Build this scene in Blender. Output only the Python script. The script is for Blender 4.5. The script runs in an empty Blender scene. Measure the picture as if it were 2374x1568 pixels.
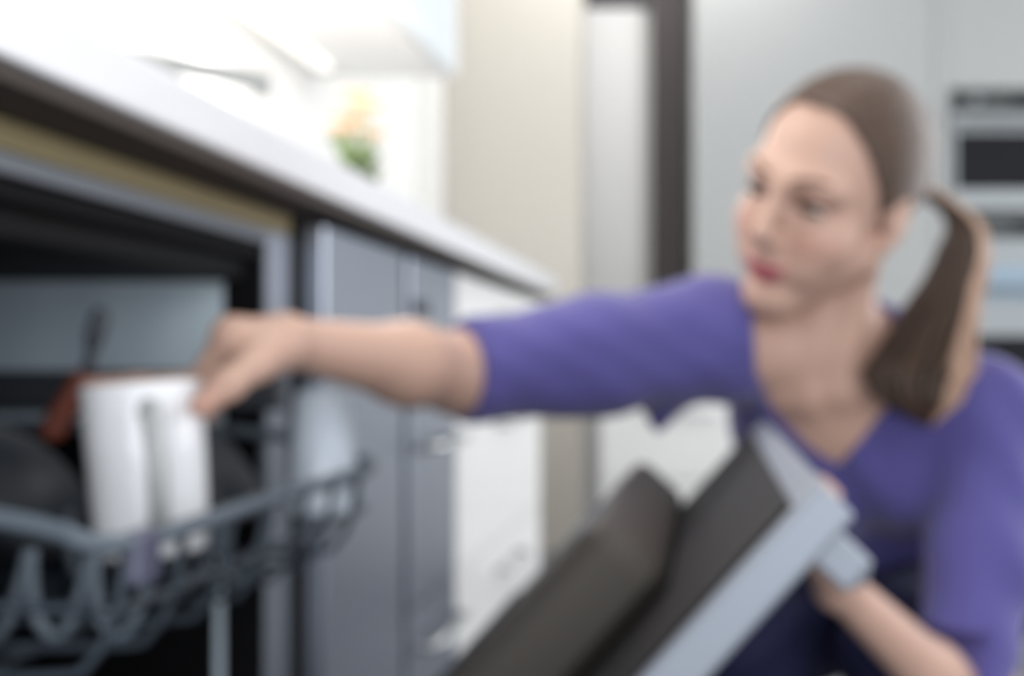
import bpy, bmesh, math, random
import numpy as np
from mathutils import Vector, Matrix

random.seed(4)
scene = bpy.context.scene
COL = scene.collection

# ------------------------------------------------------------------ camera
FPX, VX, VY, CZ = 2600.0, 1650.0, 840.0, 0.70      # focal length in px, vanishing point, eye height
cam_d = bpy.data.cameras.new('camera')
cam = bpy.data.objects.new('camera', cam_d)
COL.objects.link(cam)
cam.location = (0, 0, CZ)
cam.rotation_euler = (math.radians(90), 0, 0)
cam_d.sensor_width = 36.0
cam_d.lens = FPX / 2374.0 * 36.0
cam_d.shift_x = (2374 / 2 - VX) / 2374.0
cam_d.shift_y = (VY - 1568 / 2) / 2374.0
cam_d.clip_start = 0.02
DOF_PX = 54.0                                        # softness of the whole picture, px at 2374 wide
if DOF_PX > 0:
    cam_d.dof.use_dof = True
    cam_d.dof.focus_distance = 0.12
    ap = DOF_PX / 2374 * 36.0 * 120.0 / cam_d.lens   # aperture diameter, mm
    cam_d.dof.aperture_fstop = cam_d.lens / ap
scene.camera = cam

# ------------------------------------------------------------------ world, lights, exposure
scene.view_settings.view_transform = 'Standard'
scene.view_settings.look = 'None'
scene.view_settings.gamma = 1
scene.view_settings.exposure = 0.15
scene.cycles.caustics_reflective = False
scene.cycles.caustics_refractive = False
scene.cycles.max_bounces = 6
scene.cycles.diffuse_bounces = 3
scene.cycles.glossy_bounces = 3
scene.cycles.transmission_bounces = 4
world = bpy.data.worlds.new('sky')
scene.world = world
world.use_nodes = True
bg = world.node_tree.nodes['Background']
bg.inputs[0].default_value = (0.93, 0.96, 1.0, 1)
bg.inputs[1].default_value = 1.05


def area(name, loc, target, size, size_y, power, color=(1, 1, 1)):
    l = bpy.data.lights.new(name, 'AREA')
    l.shape = 'RECTANGLE'
    l.size, l.size_y, l.energy, l.color = size, size_y, power, color
    o = bpy.data.objects.new(name, l)
    COL.objects.link(o)
    o.location = loc
    o.rotation_euler = (Vector(target) - Vector(loc)).to_track_quat('-Z', 'Y').to_euler()
    return o


area('window_light', (2.7, 2.7, 1.5), (-0.6, 1.6, 0.9), 2.2, 1.8, 52, (0.97, 0.98, 1.0))
area('front_window_light', (0.45, -2.0, 0.95), (-0.5, 1.1, 0.75), 2.0, 1.4, 37, (0.95, 0.97, 1.0))  # added fill from the front for tub, mug and forearm
area('far_ceiling_light', (-0.15, 3.9, 2.6), (-0.45, 4.75, 1.3), 0.9, 0.6, 12, (1.0, 0.98, 0.95))  # added fill to brighten the far wall and white door
area('skylight', (-0.05, 2.0, 2.66), (-0.05, 2.1, 0.0), 1.4, 3.0, 8, (1.0, 0.99, 0.97))  # added overhead fill, the ceiling has no opening


# ------------------------------------------------------------------ helpers
def W(px, py, d):
    """world point seen at a pixel of the 2374x1568 frame at depth d"""
    return Vector(((px - VX) * d / FPX, d, CZ - (py - VY) * d / FPX))


def lin(c):
    return tuple(((v / 255) / 12.92 if v / 255 <= 0.04045 else ((v / 255 + 0.055) / 1.055) ** 2.4) for v in c)


def mat(name, rgb, rough=0.5, metal=0.0, noise=0.0, nscale=30.0, bump=0.0, bscale=200.0, stretch=None,
        rgb2=None, spec=0.5, trans=0.0, sheen=0.0, attr=None, sss=0.0, coat=0.0, emit=None):
    m = bpy.data.materials.new(name)
    m.use_nodes = True
    nt = m.node_tree
    b = nt.nodes['Principled BSDF']
    base = lin(rgb)
    b.inputs['Roughness'].default_value = rough
    b.inputs['Metallic'].default_value = metal
    b.inputs['Specular IOR Level'].default_value = spec
    b.inputs['Transmission Weight'].default_value = trans
    b.inputs['Sheen Weight'].default_value = sheen
    b.inputs['Coat Weight'].default_value = coat
    if sss:
        b.inputs['Subsurface Weight'].default_value = sss
        b.inputs['Subsurface Radius'].default_value = (0.012, 0.005, 0.003)
        b.inputs['Subsurface Scale'].default_value = 1.0
    if emit:
        b.inputs['Emission Color'].default_value = (*lin(rgb), 1)
        b.inputs['Emission Strength'].default_value = emit
    tc = nt.nodes.new('ShaderNodeTexCoord')
    mp = nt.nodes.new('ShaderNodeMapping')
    nt.links.new(tc.outputs['Object'], mp.inputs['Vector'])
    if stretch:
        mp.inputs['Scale'].default_value = stretch
    n = nt.nodes.new('ShaderNodeTexNoise')
    n.inputs['Scale'].default_value = nscale
    n.inputs['Detail'].default_value = 4
    nt.links.new(mp.outputs['Vector'], n.inputs['Vector'])
    mix = nt.nodes.new('ShaderNodeMix')
    mix.data_type = 'RGBA'
    c2 = lin(rgb2) if rgb2 else tuple(max(0, v * (1 - noise)) for v in base)
    c1 = base if rgb2 else tuple(min(1, v * (1 + noise)) for v in base)
    mix.inputs['A'].default_value = (*c1, 1)
    mix.inputs['B'].default_value = (*c2, 1)
    nt.links.new(n.outputs['Fac'], mix.inputs['Factor'])
    out = mix.outputs['Result']
    if attr:
        at = nt.nodes.new('ShaderNodeAttribute')
        at.attribute_name = attr
        mu = nt.nodes.new('ShaderNodeMix')
        mu.data_type = 'RGBA'
        mu.blend_type = 'MULTIPLY'
        mu.inputs['Factor'].default_value = 1
        nt.links.new(out, mu.inputs['A'])
        nt.links.new(at.outputs['Color'], mu.inputs['B'])
        out = mu.outputs['Result']
    nt.links.new(out, b.inputs['Base Color'])
    if bump:
        n2 = nt.nodes.new('ShaderNodeTexNoise')
        n2.inputs['Scale'].default_value = bscale
        nt.links.new(mp.outputs['Vector'], n2.inputs['Vector'])
        bp = nt.nodes.new('ShaderNodeBump')
        bp.inputs['Strength'].default_value = bump
        bp.inputs['Distance'].default_value = 0.002
        nt.links.new(n2.outputs['Fac'], bp.inputs['Height'])
        nt.links.new(bp.outputs['Normal'], b.inputs['Normal'])
    return m


M = {
    'wall': mat('wall_paint', (244, 243, 240), 0.8, noise=0.015, nscale=4, bump=0.05),
    'floor': mat('floor_tile', (104, 106, 111), 0.35, noise=0.05, nscale=6),
    'grout': mat('floor_grout', (110, 110, 112), 0.8, noise=0.05),
    'worktop': mat('white_worktop', (246, 246, 248), 0.25, noise=0.01, nscale=60, coat=0.3),
    'underside': mat('worktop_underside', (72, 64, 58), 0.8, noise=0.06, stretch=(1, 12, 1)),
    'edge_wood': mat('yellow_edging', (150, 136, 98), 0.6, noise=0.08, stretch=(1, 10, 1)),
    'steel': mat('brushed_steel', (166, 172, 184), 0.36, 1.0, noise=0.05, nscale=40, stretch=(60, 60, 1)),
    'steel_lt': mat('pale_steel', (142, 148, 158), 0.5, 0.4, noise=0.04, nscale=40, stretch=(40, 40, 1)),
    'tub_steel': mat('tub_steel', (214, 230, 255), 0.38, 0.0, noise=0.22, nscale=5, stretch=(4, 4, 0.15)),  # vertical noise bands stand in for reflections on the steel
    'tub_dark': mat('tub_dark_plastic', (13, 13, 15), 0.6, noise=0.1, spec=0.12),  # also used as painted shade on the lower tub walls
    'gasket': mat('black_rubber', (15, 15, 17), 0.7, noise=0.1, spec=0.12),
    'liner': mat('door_liner_steel', (66, 61, 56), 0.5, 0.4, noise=0.10, nscale=9, stretch=(1, 6, 1)),
    'liner_dk': mat('door_inner_charcoal', (36, 34, 35), 0.65, 0.0, spec=0.2, noise=0.08, nscale=10),
    'wire': mat('grey_coated_wire', (58, 66, 75), 0.45, noise=0.08, spec=0.4),
    'wire_lt': mat('light_grey_coated_wire', (96, 106, 116), 0.5, noise=0.08, spec=0.4),
    'plastic_dk': mat('dark_grey_plastic', (66, 70, 76), 0.5, noise=0.08),
    'lilac': mat('lilac_plastic', (84, 86, 106), 0.4, noise=0.06),
    'door_white': mat('door_white', (252, 252, 252), 0.5, noise=0.005),
    'white_lacquer': mat('white_lacquer', (238, 238, 236), 0.3, noise=0.01, coat=0.2),
    'cream': mat('cream_lacquer', (200, 195, 186), 0.45, noise=0.015, nscale=5, stretch=(6, 6, 0.3)),
    'grey_lacquer': mat('pale_grey_lacquer', (160, 162, 162), 0.4, noise=0.012, nscale=3),
    'gap': mat('shadow_gap_black', (30, 30, 32), 0.8, noise=0.05),
    'post': mat('dark_brown_post', (60, 53, 54), 0.6, noise=0.06, stretch=(8, 8, 0.5)),
    'glass_dk': mat('dark_oven_glass', (24, 25, 29), 0.3, noise=0.1, spec=0.15),
    'glass_blue': mat('blue_grey_glass', (142, 162, 178), 0.3, noise=0.06, spec=0.2),  # reflection in the oven glass put into the colour
    'glass_frost': mat('frosted_pale_glass', (230, 237, 240), 0.35, noise=0.03),
    'oven_panel': mat('oven_panel_dark', (62, 66, 67), 0.35, noise=0.05),
    'chrome': mat('satin_chrome', (200, 202, 202), 0.28, 0.9, noise=0.03),
    'mug': mat('white_glazed_ceramic', (246, 247, 250), 0.18, noise=0.01, coat=0.4),
    'mug_grey': mat('grey_glazed_band', (176, 178, 178), 0.3, noise=0.05),  # grey stands in for shading on the white mug's handle
    'glass_pale': mat('pale_blue_glass', (222, 232, 244), 0.15, noise=0.03, trans=0.1),
    'utensil': mat('dark_utensil_steel', (74, 78, 86), 0.6, 0.2, noise=0.05),
    'red_wood': mat('red_brown_wood', (126, 66, 50), 0.5, noise=0.2, nscale=40, stretch=(1, 1, 8)),
    'oven_steel': mat('oven_steel', (150, 155, 157), 0.4, 0.6, noise=0.04, stretch=(1, 30, 30)),
    'header': mat('dull_grey_metal', (118, 123, 130), 0.55, 0.2, noise=0.05),
    'tap_metal': mat('tap_metal', (150, 152, 150), 0.4, 0.4, noise=0.03),
    'leaf': mat('leaf_green', (172, 190, 146), 0.5, noise=0.2, nscale=40),
    'stem': mat('stem_green', (140, 160, 104), 0.6, noise=0.1),
    'petal': mat('peach_petal', (246, 208, 176), 0.6, noise=0.06, nscale=60),
    'pot': mat('white_pot', (236, 234, 230), 0.5, noise=0.02),
    'skin': mat('skin', (196, 160, 143), 0.48, noise=0.03, nscale=60, bump=0.05, bscale=500, attr='Col', spec=0.35),
    'cardigan': mat('violet_knit', (86, 81, 142), 0.85, noise=0.10, nscale=140, bump=0.5, bscale=420, sheen=0.25, spec=0.2),
    'button': mat('violet_button', (76, 70, 140), 0.35, noise=0.05),
    'jeans': mat('dark_blue_denim', (15, 18, 58), 0.8, noise=0.25, nscale=120, bump=0.4, bscale=500),
    'shoe': mat('dark_shoe_canvas', (40, 40, 46), 0.7, noise=0.1),
    'sole': mat('white_rubber_sole', (220, 218, 212), 0.6, noise=0.03),
    'hair': mat('brown_hair', (84, 66, 56), 0.42, noise=0.15, nscale=60, bump=0.1, bscale=200, spec=0.4, attr='Col'),
    'tie': mat('hair_band', (150, 148, 160), 0.6, noise=0.05),
    'eye': mat('eye_white', (206, 194, 186), 0.15, noise=0.02),
    'iris': mat('iris_brown', (54, 40, 32), 0.15, noise=0.2, nscale=200),
    'lash': mat('dark_lashes', (44, 32, 28), 0.6, noise=0.1),
    'brow': mat('brown_brow', (112, 84, 68), 0.7, noise=0.15, nscale=200),
    'led': mat('led_diffuser', (255, 250, 242), 0.5, noise=0.0, emit=0.7),  # added glow that whitens wall and worktop
    'plinth': mat('dark_plinth', (84, 84, 88), 0.5, noise=0.05),
}


def link(name, me, parent=None, material=None):
    o = bpy.data.objects.new(name, me)
    COL.objects.link(o)
    if material is not None:
        if not me.materials:
            me.materials.append(material)
    if parent is not None:
        o.parent = parent
        o.matrix_parent_inverse = Matrix.Translation(-parent.location)
    return o


def mesh_from(name, verts, faces, smooth=False):
    me = bpy.data.meshes.new(name)
    me.from_pydata([tuple(v) for v in verts], [], [tuple(f) for f in faces])
    me.update()
    if smooth:
        me.polygons.foreach_set('use_smooth', [True] * len(me.polygons))
    return me


def bm_mesh(name, bm, smooth=False):
    me = bpy.data.meshes.new(name)
    bm.normal_update()
    bm.to_mesh(me)
    bm.free()
    if smooth:
        me.polygons.foreach_set('use_smooth', [True] * len(me.polygons))
    return me


def bm_box(bm, lo, hi, mtx=None):
    x0, y0, z0 = lo
    x1, y1, z1 = hi
    co = [(x0, y0, z0), (x1, y0, z0), (x1, y1, z0), (x0, y1, z0), (x0, y0, z1), (x1, y0, z1), (x1, y1, z1), (x0, y1, z1)]
    vs = [bm.verts.new(mtx @ Vector(c) if mtx else c) for c in co]
    fs = []
    for f in ((3, 2, 1, 0), (4, 5, 6, 7), (0, 1, 5, 4), (1, 2, 6, 5), (2, 3, 7, 6), (3, 0, 4, 7)):
        fs.append(bm.faces.new([vs[i] for i in f]))
    return fs


def box(name, lo, hi, material, parent=None, bevel=0.002, mtx=None, seg=2):
    bm = bmesh.new()
    bm_box(bm, lo, hi, mtx)
    if bevel:
        bmesh.ops.bevel(bm, geom=bm.edges[:], offset=bevel, segments=seg, affect='EDGES', profile=0.5)
    return link(name, bm_mesh(name, bm), parent, material)


def tube_geo(pts, rad, seg=8, closed=False):
    pts = [Vector(p) for p in pts]
    n = len(pts)
    rads = rad if isinstance(rad, (list, tuple)) else [rad] * n
    verts, faces = [], []
    t0 = (pts[1] - pts[0]).normalized()
    ref = Vector((0, 0, 1)) if abs(t0.z) < 0.9 else Vector((1, 0, 0))
    u = t0.cross(ref).normalized()
    for i, p in enumerate(pts):
        if closed:
            t = (pts[(i + 1) % n] - pts[i - 1]).normalized()
        else:
            t = (pts[min(i + 1, n - 1)] - pts[max(i - 1, 0)]).normalized()
        u = (u - t * u.dot(t))
        u = u.normalized() if u.length > 1e-6 else t.orthogonal().normalized()
        v = t.cross(u)
        for k in range(seg):
            a = 2 * math.pi * k / seg
            verts.append(p + (u * math.cos(a) + v * math.sin(a)) * rads[i])
    for i in range(n if closed else n - 1):
        j = (i + 1) % n
        for k in range(seg):
            l = (k + 1) % seg
            faces.append((i * seg + k, i * seg + l, j * seg + l, j * seg + k))
    if not closed:
        faces.append(tuple(range(seg))[::-1])
        faces.append(tuple((n - 1) * seg + k for k in range(seg)))
    return verts, faces


def tube(name, pts, rad, material, parent=None, seg=8, closed=False):
    v, f = tube_geo(pts, rad, seg, closed)
    return link(name, mesh_from(name, v, f, True), parent, material)


def smooth_path(pts, n=6):
    """Catmull-Rom through pts"""
    P = [Vector(p) for p in pts]
    P = [P[0] * 2 - P[1]] + P + [P[-1] * 2 - P[-2]]
    out = []
    for i in range(1, len(P) - 2):
        for k in range(n):
            t = k / n
            a, b, c, d = P[i - 1], P[i], P[i + 1], P[i + 2]
            out.append(0.5 * ((2 * b) + (c - a) * t + (2 * a - 5 * b + 4 * c - d) * t * t + (3 * b - a - 3 * c + d) * t ** 3))
    out.append(P[-2])
    return out


def lathe(name, prof, material, parent=None, seg=40, loc=(0, 0, 0), rot=None):
    verts, faces = [], []
    m = Matrix.Translation(Vector(loc)) @ (rot.to_4x4() if rot else Matrix.Identity(4))
    for r, z in prof:
        for k in range(seg):
            a = 2 * math.pi * k / seg
            verts.append(m @ Vector((r * math.cos(a), r * math.sin(a), z)))
    for i in range(len(prof) - 1):
        for k in range(seg):
            l = (k + 1) % seg
            faces.append((i * seg + k, i * seg + l, (i + 1) * seg + l, (i + 1) * seg + k))
    if prof[0][0] > 1e-5:
        faces.append(tuple(range(seg))[::-1])
    if prof[-1][0] > 1e-5:
        faces.append(tuple((len(prof) - 1) * seg + k for k in range(seg)))
    return link(name, mesh_from(name, verts, faces, True), parent, material)


def thing(name, label, cat, loc, group=None):
    o = bpy.data.objects.new(name, None)
    COL.objects.link(o)
    o.location = loc
    o.empty_display_size = 0.05
    o['label'], o['category'] = label, cat
    if group:
        o['group'] = group
    return o


def struct(o, label=None, cat=None):
    o['kind'] = 'structure'
    if label:
        o['label'] = label
    if cat:
        o['category'] = cat
    return o


# ------------------------------------------------------------------ signed-distance sculpting
class Field:
    def __init__(self, lo, hi, res):
        self.lo, self.res = np.array(lo, float), res
        self.n = np.ceil((np.array(hi) - self.lo) / res).astype(int) + 1
        self.ax = [(self.lo[i] + np.arange(self.n[i]) * res).astype(np.float32) for i in range(3)]
        self.v = np.full(self.n, 1.0, np.float32)

    def sub(self, lo, hi):
        a = np.clip(np.floor((np.array(lo) - self.lo) / self.res).astype(int), 0, self.n)
        b = np.clip(np.ceil((np.array(hi) - self.lo) / self.res).astype(int) + 1, 0, self.n)
        if np.any(b <= a):
            return None, None
        s = tuple(slice(int(a[i]), int(b[i])) for i in range(3))
        X = self.ax[0][s[0]][:, None, None]
        Y = self.ax[1][s[1]][None, :, None]
        Z = self.ax[2][s[2]][None, None, :]
        return s, (X, Y, Z)

    def put(self, s, d, k, op):
        v = self.v[s]
        if op == 'cut':
            h = np.clip(0.5 - 0.5 * (v + d) / k, 0, 1)
            self.v[s] = v * (1 - h) - d * h + k * h * (1 - h)
        else:
            h = np.clip(0.5 + 0.5 * (d - v) / k, 0, 1)
            self.v[s] = d * (1 - h) + v * h - k * h * (1 - h)

    def cap(self, a, b, ra, rb, k=0.01, op='add'):
        a, b = np.array(a, float), np.array(b, float)
        m = max(ra, rb) + k + 4 * self.res
        s, P = self.sub(np.minimum(a, b) - m, np.maximum(a, b) + m)
        if s is None:
            return
        ab = b - a
        t = np.clip(((P[0] - a[0]) * ab[0] + (P[1] - a[1]) * ab[1] + (P[2] - a[2]) * ab[2]) / max(ab @ ab, 1e-9), 0, 1)
        d = np.sqrt((P[0] - a[0] - ab[0] * t) ** 2 + (P[1] - a[1] - ab[1] * t) ** 2 + (P[2] - a[2] - ab[2] * t) ** 2) - (ra + (rb - ra) * t)
        self.put(s, d.astype(np.float32), k, op)

    def chain(self, pts, rads, k=0.006):
        for i in range(len(pts) - 1):
            self.cap(pts[i], pts[i + 1], rads[i], rads[i + 1], k)

    def ell(self, c, r, R=None, k=0.01, op='add', extra=None):
        """ellipsoid, R rows = its axes in world"""
        c, r = np.array(c, float), np.array(r, float)
        R = np.eye(3) if R is None else np.array(R, float)
        m = r.max() + k + 4 * self.res
        s, P = self.sub(c - m, c + m)
        if s is None:
            return
        q = [P[0] - c[0], P[1] - c[1], P[2] - c[2]]
        L = [R[i][0] * q[0] + R[i][1] * q[1] + R[i][2] * q[2] for i in range(3)]
        k0 = np.sqrt(sum((L[i] / r[i]) ** 2 for i in range(3)))
        k1 = np.sqrt(sum((L[i] / r[i] ** 2) ** 2 for i in range(3)))
        d = k0 * (k0 - 1) / np.maximum(k1, 1e-6)
        if extra is not None:
            d = np.maximum(d, extra(P))
        self.put(s, d.astype(np.float32), k, op)

    def fn(self, f, lo, hi, k=0.004, op='cut'):
        s, P = self.sub(lo, hi)
        if s is not None:
            self.put(s, f(*P).astype(np.float32), k, op)

    def mesh(self, name, smooth_it=1):
        v = self.v
        v[0], v[-1], v[:, 0], v[:, -1], v[:, :, 0], v[:, :, -1] = [0.01] * 6
        ins = v < 0
        c = np.zeros(np.array(v.shape) - 1, np.int8)
        for dx in (0, 1):
            for dy in (0, 1):
                for dz in (0, 1):
                    c += ins[dx:dx + c.shape[0], dy:dy + c.shape[1], dz:dz + c.shape[2]]
        ijk = np.argwhere((c > 0) & (c < 8))
        idx = np.full(c.shape, -1, np.int32)
        idx[tuple(ijk.T)] = np.arange(len(ijk))
        acc = np.zeros((len(ijk), 3))
        cnt = np.zeros(len(ijk))
        cor = [(x, y, z) for x in (0, 1) for y in (0, 1) for z in (0, 1)]
        for p in cor:
            for axx in range(3):
                if p[axx]:
                    continue
                q = list(p)
                q[axx] = 1
                a = v[ijk[:, 0] + p[0], ijk[:, 1] + p[1], ijk[:, 2] + p[2]]
                b = v[ijk[:, 0] + q[0], ijk[:, 1] + q[1], ijk[:, 2] + q[2]]
                x = (a < 0) != (b < 0)
                t = np.where(x, a / np.where(x, a - b, 1), 0)
                pos = np.tile(np.array(p, float), (len(ijk), 1))
                pos[:, axx] += t
                acc[x] += pos[x]
                cnt[x] += 1
        V = self.lo + (ijk + acc / cnt[:, None]) * self.res
        quads = []
        for axx in range(3):
            o1, o2 = [(1, 2), (2, 0), (0, 1)][axx]
            sl0 = [slice(1, -1)] * 3
            sl1 = [slice(1, -1)] * 3
            sl0[axx] = slice(0, -1)
            sl1[axx] = slice(1, None)
            a, b = ins[tuple(sl0)], ins[tuple(sl1)]
            e = np.argwhere(a != b)
            if not len(e):
                continue
            flip = a[tuple(e.T)]
            base = e + 1
            base[:, axx] -= 1
            c4 = []
            for d1, d2 in ((-1, -1), (0, -1), (0, 0), (-1, 0)):
                cc = base.copy()
                cc[:, o1] += d1
                cc[:, o2] += d2
                c4.append(idx[tuple(cc.T)])
            q = np.stack(c4, 1)
            q[~flip] = q[~flip][:, ::-1]
            quads.append(q)
        Q = np.concatenate(quads)
        for _ in range(smooth_it):
            s = np.zeros_like(V)
            n = np.zeros(len(V))
            for a, b in ((0, 1), (1, 2), (2, 3), (3, 0)):
                np.add.at(s, Q[:, a], V[Q[:, b]])
                np.add.at(n, Q[:, a], 1)
                np.add.at(s, Q[:, b], V[Q[:, a]])
                np.add.at(n, Q[:, b], 1)
            V = 0.5 * V + 0.5 * s / np.maximum(n, 1)[:, None]
        me = bpy.data.meshes.new(name)
        me.vertices.add(len(V))
        me.vertices.foreach_set('co', V.astype(np.float32).ravel())
        me.loops.add(Q.size)
        me.loops.foreach_set('vertex_index', Q.astype(np.int32).ravel())
        me.polygons.add(len(Q))
        me.polygons.foreach_set('loop_start', np.arange(0, Q.size, 4, dtype=np.int32))
        me.polygons.foreach_set('loop_total', np.full(len(Q), 4, np.int32))
        me.update(calc_edges=True)
        me.validate()
        me.polygons.foreach_set('use_smooth', np.ones(len(me.polygons), bool))
        return me, V


def vcol(me, cols):
    a = me.attributes.new('Col', 'FLOAT_COLOR', 'POINT')
    c = np.ones((len(me.vertices), 4), np.float32)
    c[:, :3] = cols
    a.data.foreach_set('color', c.ravel())


# ================================================================== the room
fl = struct(box('floor', (-0.98, -1.2, -0.05), (3.0, 4.8, -0.004), M['grout'], bevel=0))
tile_me = None
for ix in range(7):
    for iy in range(10):
        x0, y0 = -0.98 + ix * 0.57, -1.2 + iy * 0.6
        if tile_me is None:
            t = box('tile', (0.002, 0.002, -0.006), (0.566, 0.596, 0.0), M['floor'], None, 0.001)
            tile_me = t.data
        else:
            t = bpy.data.objects.new('tile', tile_me)
            COL.objects.link(t)
        t.location = (x0, y0, 0)
        t.parent = fl
struct(box('wall_left', (-1.08, -1.2, 0), (-0.98, 4.9, 2.7), M['wall'], bevel=0))
struct(box('wall_back', (-0.98, 4.8, 0), (3.0, 4.9, 2.7), M['wall'], bevel=0))

struct(box('ceiling', (-1.08, -1.2, 2.7), (3.0, 4.9, 2.8), M['wall'], bevel=0))

# white door in the far wall with its casing
d1 = struct(box('door_1', (-0.92, 4.752, 0.006), (-0.29, 4.796, 2.20), M['door_white'], bevel=0.003))
tube('door_handle', [(-0.84, 4.745, 1.05), (-0.84, 4.70, 1.05), (-0.74, 4.695, 1.05)], 0.009, M['chrome'], d1)
struct(box('trim_1', (-0.96, 4.735, 2.215), (-0.27, 4.798, 2.30), M['plinth'], bevel=0.003))

# dark post between the door and the tall units
post = struct(box('trim_2', (-0.245, 4.54, 0.004), (-0.100, 4.68, 2.68), M['post'], bevel=0.004))

# ================================================================== counter run on the left
wt = thing('worktop', 'long white worktop with a pale front edge above the open dishwasher', 'worktop', (-0.65, 1.2, 0.857))
box('slab', (-0.975, -0.12, 0.856), (-0.36, 2.60, 0.894), M['worktop'], wt, 0.003)
box('underside_board', (-0.97, -0.12, 0.846), (-0.366, 2.58, 0.8555), M['underside'], wt, 0.001)


def steel_unit(y0, y1, label, splits, material, grip_y=None):
    u = thing('base_cabinet', label, 'cabinet', (-0.68, (y0 + y1) / 2, 0.1), 'base cabinets under the worktop')
    box('carcass', (-0.97, y0 + 0.002, 0.11), (-0.412, y1 - 0.002, 0.845), M['gap'], u, 0.001)
    z = 0.838
    for i, h in enumerate(splits):
        d = box('drawer_front' if len(splits) > 1 else 'cabinet_door', (-0.410, y0 + 0.003, z - h + 0.004), (-0.390, y1 - 0.003, z), material, u, 0.002)
        if grip_y and i == 0:
            box('recessed_grip', (-0.3895, grip_y[0], z - 0.075), (-0.383, grip_y[1], z - 0.055), M['plastic_dk'], d, 0.003)
        elif len(splits) > 1:
            yy = (y0 + y1) / 2
            tube('bar_handle', [(-0.390, yy - 0.1, z - 0.05), (-0.365, yy - 0.1, z - 0.05), (-0.365, yy + 0.1, z - 0.05), (-0.390, yy + 0.1, z - 0.05)], 0.005, M['chrome'], d)
        z -= h
    return u


steel_unit(1.127, 1.42, 'narrow brushed-steel cabinet door right beside the open dishwasher', [0.728], M['steel'])
steel_unit(1.446, 1.705, 'steel-fronted drawer cabinet with a dark grip, behind the outstretched forearm', [0.20, 0.264, 0.264], M['steel'], (1.46, 1.53))
steel_unit(1.712, 2.55, 'wide white drawer cabinet at the far end of the worktop', [0.20, 0.264, 0.264], M['white_lacquer'])
steel_unit(-0.11, 0.485, 'brushed-steel cabinet door on the near side of the open dishwasher', [0.728], M['steel'])
flr = thing('filler_panel', 'thin dark upright filler between the two steel cabinets', 'panel', (-0.5, 1.432, 0.1))
box('panel_board', (-0.95, 1.4215, 0.005), (-0.402, 1.4445, 0.845), M['plastic_dk'], flr, 0.001)
kick = box('plinth_board', (-0.46, 1.13, 0.002), (-0.445, 2.55, 0.108), M['plinth'], None, 0.001)
kick['label'], kick['category'] = 'dark plinth board along the floor under the base cabinets', 'plinth'

# ---- wall cabinets above, with added glowing strips below
ys = [-0.22, 0.38, 0.98, 1.58, 2.18, 2.78]
wlab = ['nearest the viewer', 'second from the viewer', 'third from the viewer', 'fourth from the viewer', 'at the far end of the row, corner in view']
for i in range(5):
    u = thing('wall_cabinet', 'white wall cabinet above the worktop, ' + wlab[i], 'cabinet', (-0.8, ys[i] + 0.3, 1.405), 'white wall cabinets above the worktop')
    box('carcass', (-0.978, ys[i] + 0.001, 1.405), (-0.652, ys[i + 1] - 0.001, 2.12), M['white_lacquer'], u, 0.001)
    d = box('cabinet_door', (-0.650, ys[i] + 0.003, 1.407), (-0.630, ys[i + 1] - 0.003, 2.12), M['glass_frost'] if i == 4 else M['white_lacquer'], u, 0.002)
    if i == 4:
        box('door_frame', (-0.652, ys[i + 1] - 0.052, 1.406), (-0.628, ys[i + 1] - 0.002, 2.12), M['white_lacquer'], d, 0.002)
for i, (a, b) in enumerate(((0.5, 1.5), (1.65, 2.65))):
    s = box('light_strip', (-0.93, a, 1.393), (-0.90, b, 1.404), M['led'], None, 0.001)
    s['label'] = ('nearer' if i == 0 else 'farther') + ' slim under-cabinet light strip against the wall'
    s['category'], s['group'] = 'light', 'under-cabinet lights'
    area('strip_lamp', (-0.90, (a + b) / 2, 1.39), (-0.80, (a + b) / 2, 0.9), 0.05, b - a, 13.0, (1.0, 0.98, 0.94)).parent = None  # added lamp to brighten the wall and worktop

# ---- mixer tap
tap = thing('mixer_tap', 'pale grey mixer tap whose spout shows above the worktop edge', 'tap', (-0.80, 1.44, 0.894))
lathe('base_ring', [(0.0, 0.894), (0.027, 0.894), (0.027, 0.902), (0.020, 0.908), (0.0, 0.908)], M['tap_metal'], tap, 24, (-0.80, 1.44, 0))
tube('column', [(-0.80, 1.44, 0.90), (-0.80, 1.44, 1.0), (-0.80, 1.44, 1.112)], 0.017, M['tap_metal'], tap, 16)
sp = tube('spout', smooth_path([(-0.80, 1.44, 1.098), (-0.74, 1.495, 1.100), (-0.68, 1.552, 1.100), (-0.634, 1.60, 1.098)]), 0.0145, M['tap_metal'], tap, 12)
tube('aerator', [(-0.640, 1.594, 1.100), (-0.640, 1.594, 1.078)], 0.0125, M['tap_metal'], sp, 12)
tube('lever', [(-0.80, 1.44, 1.108), (-0.83, 1.42, 1.125), (-0.86, 1.40, 1.13)], 0.006, M['tap_metal'], tap, 8)

# ---- flowering plant at the far end
pl = thing('flowering_plant', 'pale peach flowers over green leaves in a white pot on the worktop', 'plant', (-0.76, 2.40, 0.894))
lathe('pot', [(0.0, 0.895), (0.05, 0.895), (0.062, 0.99), (0.065, 1.0), (0.058, 1.0), (0.055, 0.985), (0.0, 0.985)], M['pot'], pl, 24, (-0.76, 2.40, 0))


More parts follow.
